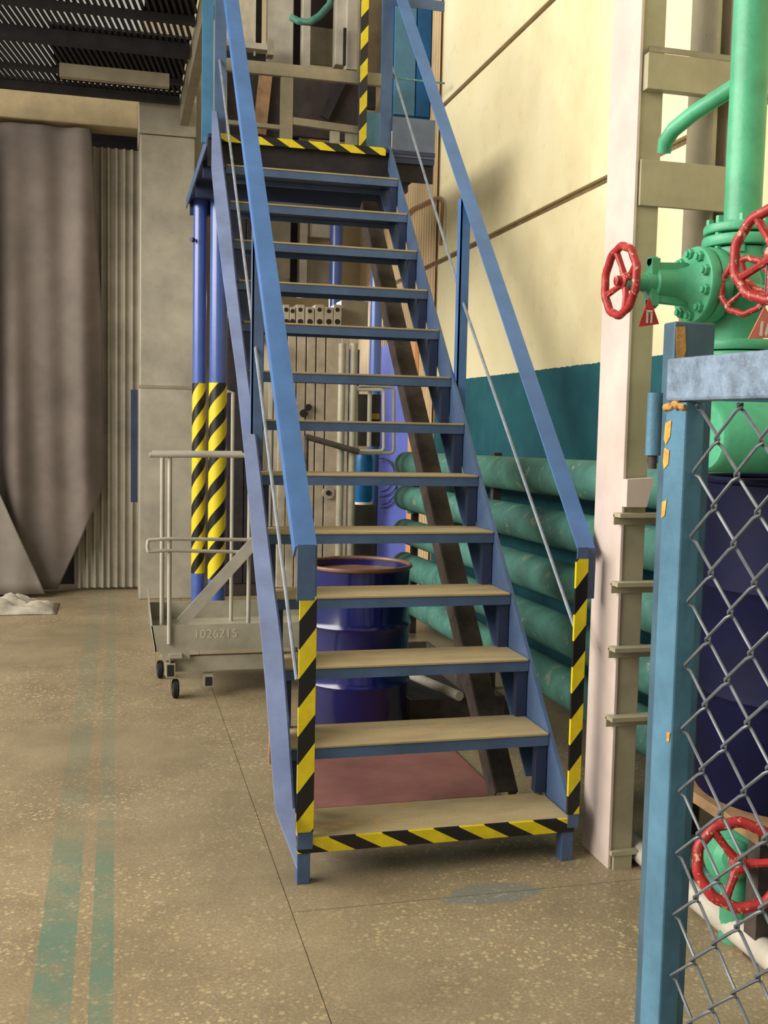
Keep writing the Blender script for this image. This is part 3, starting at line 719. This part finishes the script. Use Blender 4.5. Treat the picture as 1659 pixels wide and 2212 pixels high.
# drum builder
def drum(name, cx, cy, z0, r, h, label, open_top):
    t = thing(name, (cx, cy, z0), label, 'drum')
    pr_ = [(r*.97, 0), (r, .012), (r, h*.33-.02), (r+.01, h*.33), (r, h*.33+.02), (r, h*.66-.02), (r+.01, h*.66), (r, h*.66+.02), (r, h-.015)]
    if open_top: pr_ += [(r-.008, h-.015), (r-.008, h-.09)]
    MB().lathe((cx, cy, z0), (0, 0, 1), pr_, 40).build('body', M['drum'] if open_top else M['drum_shaded'], t)
    n_ = 40
    MB().tube([(cx+(r+.002)*math.cos(2*PI*i/n_), cy+(r+.002)*math.sin(2*PI*i/n_), z0+h-.009) for i in range(n_)], .0095, 8, closed=True).build('rim', M['drum_rim'] if open_top else M['drum_shaded'], t)
    if open_top: MB().lathe((cx, cy, z0+h-.045), (0, 0, 1), [(r-.009, 0), (r-.009, .006)], 40).build('lid', M['drum_rim'], t)
    return t
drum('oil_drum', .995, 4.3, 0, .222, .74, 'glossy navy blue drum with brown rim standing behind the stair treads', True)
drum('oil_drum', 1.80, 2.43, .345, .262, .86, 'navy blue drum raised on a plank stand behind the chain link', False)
sd = thing('drum_stand', (1.8, 2.43, 0), 'low plank stand under the raised navy drum by the gate', 'stand')
MB().box(1.52, 2.07, 2.17, 2.69, .315, .345).build('plank_top', M['plank'], sd)
for x in (1.54, 2.0):
    for y in (2.19, 2.62): MB().box(x, x+.05, y, y+.05, 0, .315).build('leg', M['rust'], sd)
# board under the stairs, loose pipe and plank
o = MB().box(.6, 1.33, 3.42, 4.05, .0, .012).build('floor_board', M['board']); tag(o, 'red brown sheet lying flat under the bottom steps', 'board')
o = MB().tube([(1.25, 5.0, .155), (1.45, 4.25, .152)], .022, 12).build('scrap_pipe', M['whitepipe']);  tag(o, 'pale length of scrap pipe lying across the dark tray under the stairs', 'pipe')
sb = thing('scrap_tray', (1.45, 4.8, 0), 'shallow rusty dark tray on the floor under the stairs by the heating pipes', 'tray')
MB().box(1.24, 1.68, 4.3, 5.5, 0, .012).build('tray_floor', M['near_black'], sb)
for a_ in ((1.24, 1.252, 4.3, 5.5), (1.668, 1.68, 4.3, 5.5), (1.252, 1.668, 4.3, 4.312), (1.252, 1.668, 5.488, 5.5)):
    MB().box(*a_, .012, .13).build('tray_side', M['rust'], sb)
o = MB().box(.575, .60, 3.95, 3.98, 0, .34).build('upright_plank', M['plank']); tag(o, 'short raw plank standing upright behind the left post', 'plank')

# ------------------------------------------------------------------ trolley
TY = 5.0
tr = thing('platform_trolley', (.55, 5.2, 0), 'grey steel platform trolley with tubular rails left of the stairs', 'trolley')
def T(px, py, Y=TY): return at(px, py, Y)
fl_ = T(335, 1410); fr = Vector((1.0, TY, fl_.z)); topz = T(335, 1352).z; botz = T(335, 1408).z
xl = .178
m = MB(); m.prism([(xl-.02, TY, topz+.0), (1.0, TY, topz), (1.0, TY, botz), (xl, TY, botz)], (0, .006, 0)); m.build('front_panel', M['grey'], tr)
back = TY+.55
MB().prism([(xl-.02, TY, topz+.0), (xl-.025, back, topz+.09), (xl-.005, back, botz), (xl, TY, botz)], (.006, 0, 0)).build('side_panel', M['grey'], tr)
MB().box(xl-.02, 1.0, back, back+.006, botz, topz+.02).build('back_panel', M['grey'], tr)
MB().box(xl, 1.0, TY+.006, back, botz+.05, botz+.056).build('deck', M['grey'], tr)
zt_ = T(350, 983).z
for px in (352, 366):
    y = TY+.0 if px > 360 else TY+.13
    x = T(px, 1200, TY).x
    MB().cyl((x, TY-.008 if px > 360 else TY+.1, T(px, 1390).z if px > 360 else botz+.056), (x, TY-.008 if px > 360 else TY+.1, zt_), .0105, 12).build('upright_tube', M['greypale'], tr)
x = T(540, 1250).x; MB().cyl((x, TY+.05, botz+.056), (x, TY+.05, zt_), .010, 12).build('upright_tube', M['greypale'], tr)
MB().tube([(T(322, 983).x, TY-.02, zt_+.0), (.59, TY-.005, zt_+.004)], .0125, 12).build('top_handle', M['greypale'], tr)
MB().tube([(T(330, 978).x, TY+.1, zt_+.006), (.59, TY+.1, zt_+.01)], .0125, 12).build('top_handle', M['greypale'], tr)
for (pa, pb) in (((320, 1165), (540, 1168)), ((320, 1190), (540, 1195))):
    a, b_ = T(*pa), T(*pb)
    MB().tube([a+Vector((0, -.03, 0)), Vector((T(362, 1180).x, TY-.02, a.z+.004)), Vector((T(540, 1250).x+.012, TY+.04, b_.z))], .0085, 10).build('mid_rail', M['greypale'], tr)
MB().tube([T(320, 1165)+Vector((0, -.03, 0)), T(318, 1178)+Vector((0, -.03, 0)), T(320, 1190)+Vector((0, -.03, 0))], .0085, 10).build('rail_end', M['greypale'], tr)
xr = at(502, 1000, TY+.45).x
MB().tube([(xr, TY+.45, botz+.056), (xr, TY+.45, at(502, 848, TY+.45).z), (xr-.03, TY+.45, at(502, 846, TY+.45).z)], .010, 10).build('upright_tube', M['greypale'], tr)
MB().bar(T(392, 1345, TY+.02), T(552, 1168, TY+.02), .055, .012, (1, 0, 1)).build('diagonal_brace', M['greypale'], tr)
MB().box(T(375, 1430).x, 1.0, TY+.02, TY+.06, T(420, 1452).z, T(420, 1420).z).build('lower_frame', M['grey'], tr)
MB().box(T(350, 1430).x, T(410, 1430).x, TY, TY+.08, T(380, 1425).z, botz).build('frame_block', M['grey'], tr)
for px, py0, py1 in ((368, 1432, 1462), (450, 1458, 1482)):
    a, b_ = T(px-10, py0), T(px+10, py1)
    sk = MB().box(a.x, b_.x, TY-.02, TY+.05, b_.z, a.z).build('fork_socket', M['grey'], tr)
    MB().box(a.x+.006, b_.x-.006, TY-.0215, TY-.02, b_.z+.008, a.z-.006).build('socket_opening', M['hole'], sk)
def caster(x, y, r_):
    wh = MB().lathe((x-.014, y, r_), (1, 0, 0), [(r_*.8, 0), (r_, .006), (r_, .026), (r_*.8, .032)], 20).build('caster_wheel', M['rubber'], tr)
    MB().lathe((x-.016, y, r_), (1, 0, 0), [(r_*.45, 0), (r_*.45, .036)], 14).build('wheel_hub', M['grey'], wh)
    MB().prism([(x-.024, y-.02, r_-.01), (x-.024, y+.02, r_-.01), (x-.03, y+.05, botz-.02), (x-.03, y-.03, botz-.02)], (.006, 0, 0)).box(x-.03, x+.03, y-.035, y+.05, botz-.03, botz-.01).build('caster_fork', M['grey'], wh)
wx_ = at(376, 1490, TY).x
caster(wx_+.005, TY+.01, .045); caster(.215, 5.42, .045); caster(.95, TY+.05, .045); caster(.95, 5.42, .045)
cu = bpy.data.curves.new('stencil_number', 'FONT'); cu.body = '1026215'; cu.size = .062; cu.extrude = .0006; cu.align_x = 'LEFT'
tmp = bpy.data.objects.new('tmp', cu); COL.objects.link(tmp); dg = bpy.context.evaluated_depsgraph_get(); dg.update()
me = bpy.data.meshes.new_from_object(tmp.evaluated_get(dg)); bpy.data.objects.remove(tmp, do_unlink=True)
o = bpy.data.objects.new('stencil_number', me); COL.objects.link(o); me.materials.clear(); me.materials.append(M['yellowprint']); o.parent = tr
tl = T(418, 1379); o.location = Vector((tl.x, TY-.001, tl.z))-tr.location; o.rotation_euler = (PI/2, 0, 0); o['label'] = 'faint pale stencilled number'
sw = (T(512, 1379).x-tl.x)/max(v.co.x for v in me.vertices); o.scale = (sw, sw*1.0, 1)

# ------------------------------------------------------------------ machines behind the stairs
mc = thing('ribbed_machine', (1.25, 8.0, 0), 'beige machine of upright ribbed panels and port blocks seen between the treads', 'machine')
MYd = 7.8
for (a_, b2) in ((600, 617), (618.5, 636.5), (638.5, 657), (659.5, 678), (680.5, 699), (701.5, 734), (735, 750)):
    prect(a_, 705, b2, 1300, MYd+(.01 if b2 < 740 else -.02), .3).build('rib_panel', M['machine'], mc, bevel=.004)
for i, (a_, b2) in enumerate(((612, 625), (626, 638), (640, 658), (660, 679), (681, 700), (701, 720), (721, 737))):
    bk_ = prect(a_, 658+(i % 2)*5, b2, 707, MYd-.03, .2).build('port_block', M['machine'], mc, bevel=.004)
    cxp = (a_+b2)/2
    for py in (669+(i % 2)*3, 695):
        c = at(cxp, py, MYd-.032); MB().cyl(c, c+Vector((0, .004, 0)), .016 if py < 680 else .021, 14).build('port_hole', M['hole'], bk_)
prect(737, 650, 795, 710, MYd+.1, .2).build('valve_block', M['olive'], mc)
for (px, py, r_) in ((657, 893, .03), (667, 880, .025), (710, 1065, .02)):
    c = at(px, py, MYd-.03); MB().cyl(c, c+Vector((0, .03, 0)), r_, 14).build('knob', M['hole'], mc)
c = at(710, 1065, MYd-.02); MB().cyl(c, c+Vector((0, .03, 0)), .045, 20).build('round_boss', M['greypale'], mc)
for (a_, b2) in ((580, 586), (591, 599)): prect(a_, 735, b2, 1190, MYd-.15, .03).build('guide_bar', M['greypale'], mc)
prect(578, 735, 600, 742, MYd-.15, .05).build('guide_cap', M['greypale'], mc)
# tall columns and panels of the upper machine
um = thing('press_machine', (1.2, 8.3, 2.0), 'tall pale grey machine columns rising behind the landing', 'machine')
for (a_, b2, y0_, y1_, Y, mt) in ((577, 631, -80, 600, 8.35, 'greypale'), (651, 668, -80, 640, 8.3, 'greypale'), (726, 748, -80, 140, 8.3, 'greypale'), (750, 774, -80, 150, 8.25, 'greypale'), (795, 830, -80, 160, 8.6, 'machine')):
    prect(a_, y0_, b2, y1_, Y, .12).build('machine_column', M[mt], um, bevel=.004)
prect(632, -80, 650, 640, 8.5, .05).build('gap_shade_plate', M['near_black'], um)  # added dark plate stands in for the shaded gap between columns
prect(669, -80, 726, 110, 8.6, .05).build('inner_panel', M['darkbrown'], um)
prect(669, 60, 728, 140, 8.55, .03).build('inner_panel', M['olive'], um)
prect(490, -80, 548, 88, 8.3, .05).build('side_panel', M['machine'], um)
prect(553, -80, 566, 90, 8.4, .05).build('gap_shade_plate', M['near_black'], um)  # another added plate, its dark colour standing in for gap shade
prect(549, -80, 553, 120, 8.2, .02).build('thin_rod', M['greypale'], um)
prect(490, 90, 578, 103, 8.15, .1).build('ledge', M['greypale'], um); prect(578, 86, 592, 118, 8.15, .1).build('ledge_block', M['olive'], um)
prect(490, 103, 576, 132, 8.5, .05).build('inner_panel', M['near_black'], um)
prect(669, 480, 712, 512, 8.35, .05).build('inner_panel', M['greypale'], um)
prect(664, 512, 712, 640, 8.45, .05).build('inner_panel', M['olive'], um)
prect(742, 60, 748, 140, 8.2, .02).build('slot', M['hole'], um)
MB().tube([at(722, -30, 8.0), at(712, 10, 8.0), at(690, 35, 8.0), at(668, 48, 8.0), at(645, 46, 8.0), at(630, 38, 8.05)], .026, 10).build('green_hose', M['green_teal'], um)
# dark boards behind the olive guard frame
prect(634, 150, 792, 300, 8.2, .05).build('dark_board', M['darkbrown'], um); prect(490, 140, 606, 300, 8.2, .05).build('dark_board', M['darkbrown'], um)
m = MB(); a = at(700, 255, 8.15); b_ = at(745, 160, 8.15); m.bar(a, b_, .07, .03, (1, 0, 0)); m.build('dark_strut', M['near_black'], um)
m = MB(); a = at(560, 290, 8.15); b_ = at(575, 150, 8.15); m.bar(a, b_, .10, .03, (1, 0, 0)); m.build('brown_strut', M['plank'], um)
gf = thing('guard_frame', (1.2, 6.91, ZL), 'olive grey guard frame along the back of the landing in front of dark boards', 'guard rail')
def pbar(a, b, Y, w_, d=.035):
    pa, pb = at(*a, Y), at(*b, Y); return MB().bar(pa, pb, d, w_, (0, 1, 0))
def upr(px0, px1, py0, Y, d):
    a, b = at(px0, 280, Y), at(px1, 280, Y); return MB().box(a.x, b.x, Y, Y+d, ZL, at((px0+px1)/2, py0, Y).z)
pbar((478, 139), (836, 175), 6.91, .077).build('top_rail', M['olive'], gf)
upr(606, 632, 150, 6.90, .04).build('upright', M['olive'], gf)
pbar((632, 262), (795, 285), 6.92, .046).build('lower_rail', M['olive'], gf)
pbar((478, 263), (606, 276), 6.92, .026).build('lower_rail', M['olive'], gf)
upr(714, 734, 283, 6.91, .03).build('upright', M['grey'], gf); upr(746, 782, 288, 6.93, .015).build('plate', M['grey'], gf)
upr(478, 490, 130, 6.91, .03).build('upright', M['olive'], gf)
prect(790, 172, 812, 235, 7.7, .04).build('dark_plate', M['near_black'], um)
# dark cabinet seen left of the machine
dc = thing('dark_cabinet', (.78, 8.0, 0), 'dark tall cabinet in the gap between the left stringer and the handrail', 'cabinet')
q0, q1 = at(488, 700, 7.95), at(571, 700, 7.95)
MB().box(q0.x, q1.x, 7.95, 8.25, 0, at(530, 325, 7.95).z).build('body', M['darkbrown'], dc, bevel=.006)
MB().box(q0.x+.02, (q0.x+q1.x)/2-.004, 7.935, 7.95, .1, at(530, 345, 7.95).z).build('door', M['near_black'], dc, bevel=.003)
MB().box((q0.x+q1.x)/2+.004, q1.x-.02, 7.935, 7.95, .1, at(530, 345, 7.95).z).build('door', M['near_black'], dc, bevel=.003)
# blue post behind
bp_ = at(726, 560, 8.2)
o = MB().lathe((bp_.x, 8.2, 0), (0, 0, 1), [(.05, 0), (.05, 3.3)], 20).build('blue_pole', M['pipe_blue']); tag(o, 'round blue pole rising behind the ribbed machine', 'pole')
# tubular frame cart
tc = thing('tube_frame_cart', (1.35, 6.1, 0), 'grey cart with rounded tube frames in front of the violet blue door', 'cart')
def rrect(x0_, y0_, x1_, y1_, r_, Y):
    pts = []
    for cxp, cyp, a0 in ((x1_-r_, y0_+r_, -90), (x1_-r_, y1_-r_, 0), (x0_+r_, y1_-r_, 90), (x0_+r_, y0_+r_, 180)):
        for i in range(6):
            a_ = math.radians(a0+i*18); pts.append(at(cxp+r_*math.cos(a_), cyp+r_*math.sin(a_), Y))
    return pts
MB().tube(rrect(758, 842, 829, 974, 8, 6.05), .010, 8, closed=True).build('tube_loop', M['greypale'], tc)
MB().tube(rrect(770, 836, 851, 979, 9, 6.15), .010, 8, closed=True).build('tube_loop', M['grey'], tc)
for px in (737, 762): MB().cyl(Vector((at(px, 900, 6.05).x, 6.05, 0)), Vector((at(px, 900, 6.05).x, 6.05, at(px, 742, 6.05).z)), .022, 12).build('upright_tube', M['grey'], tc)
MB().cyl(at(799, 845, 6.08), at(797, 965, 6.08), .014, 10).build('inner_tube', M['greypale'], tc)
prect(770, 852, 822, 964, 6.2, .12).build('dark_case', M['darkbrown'], tc)
prect(803, 893, 820, 906, 6.19, .01).build('yellow_label', stripes('yellow label', 0, 0, 1, 1, 0, (150, 120, 40), (150, 120, 40)), tc)
MB().cyl(at(660, 943, 6.0), at(775, 976, 6.0), .018, 10).build('drawbar', M['rust'], tc)
MB().cyl(at(662, 943, 6.0), Vector((at(662, 943, 6.0).x, 6.0, 0)), .014, 8).build('drawbar_leg', M['rust'], tc)
# far blue barrel
bx_ = at(787, 1085, 6.2)
fb = thing('plastic_barrel', (bx_.x, 6.24, 0), 'small bright blue barrel on a dark box beside the violet blue door', 'barrel')
MB().lathe((bx_.x, 6.24, bx_.z), (0, 0, 1), [(.05, 0), (.058, .02), (.058, .26), (.05, .29)], 20).build('barrel_body', M['cabinet_blue'], fb)
MB().lathe((bx_.x, 6.24, bx_.z-.015), (0, 0, 1), [(.06, 0), (.06, .015)], 20).build('barrel_rim', M['white'], fb)
MB().box(bx_.x-.065, bx_.x+.065, 6.17, 6.31, 0, bx_.z-.015).build('box_base', M['darkbrown'], fb)
# violet blue door set in the right wall, its reveal with sunlight painted in, and a dark pane on the back wall
d0, d1 = onwall(887, 1100, WX), onwall(806, 1100, WX); dz = onwall(870, 738, WX).z
dr = MB().box(WX-.03, WX-.006, d0.y, d1.y, 0, dz).build('door_1', M['bluedoor'], bevel=.004); struct(dr, 'brightly lit violet blue door panel in the right wall')
MB().box(WX-.034, WX-.006, d1.y, d1.y+.06, 0, dz+.03).build('door_edge', M['white'], dr)
o = MB().box(WX-.034, WX-.006, d0.y-.14, d0.y-.004, 0, dz+.03).build('trim_1', M['sunlit_reveal']); struct(o, 'door reveal with sunlight painted in orange')
o = prect(745, 755, 800, 990, 9.15, .04).build('window_1', M['blue_dark']); struct(o, 'dark blue pane behind the cart')
# hanging cables
ch = thing('cable_bundle', onwall(836, 990, WX-.05), 'loose loops of thin dark cable hanging in front of the violet blue door', 'cables')
for i, (rx_, ry_, n0) in enumerate(((28, 50, 10), (34, 42, -6), (24, 36, 4), (38, 54, 0))):
    pts = [onwall(822+n0*.3+rx_*math.sin(t_*PI/12)*1.2, 990+ry_*(1-math.cos(t_*PI/12)), WX-.045) for t_ in range(0, 13)]
    MB().tube(pts, .004, 6).build('cable', M['cable'], ch)
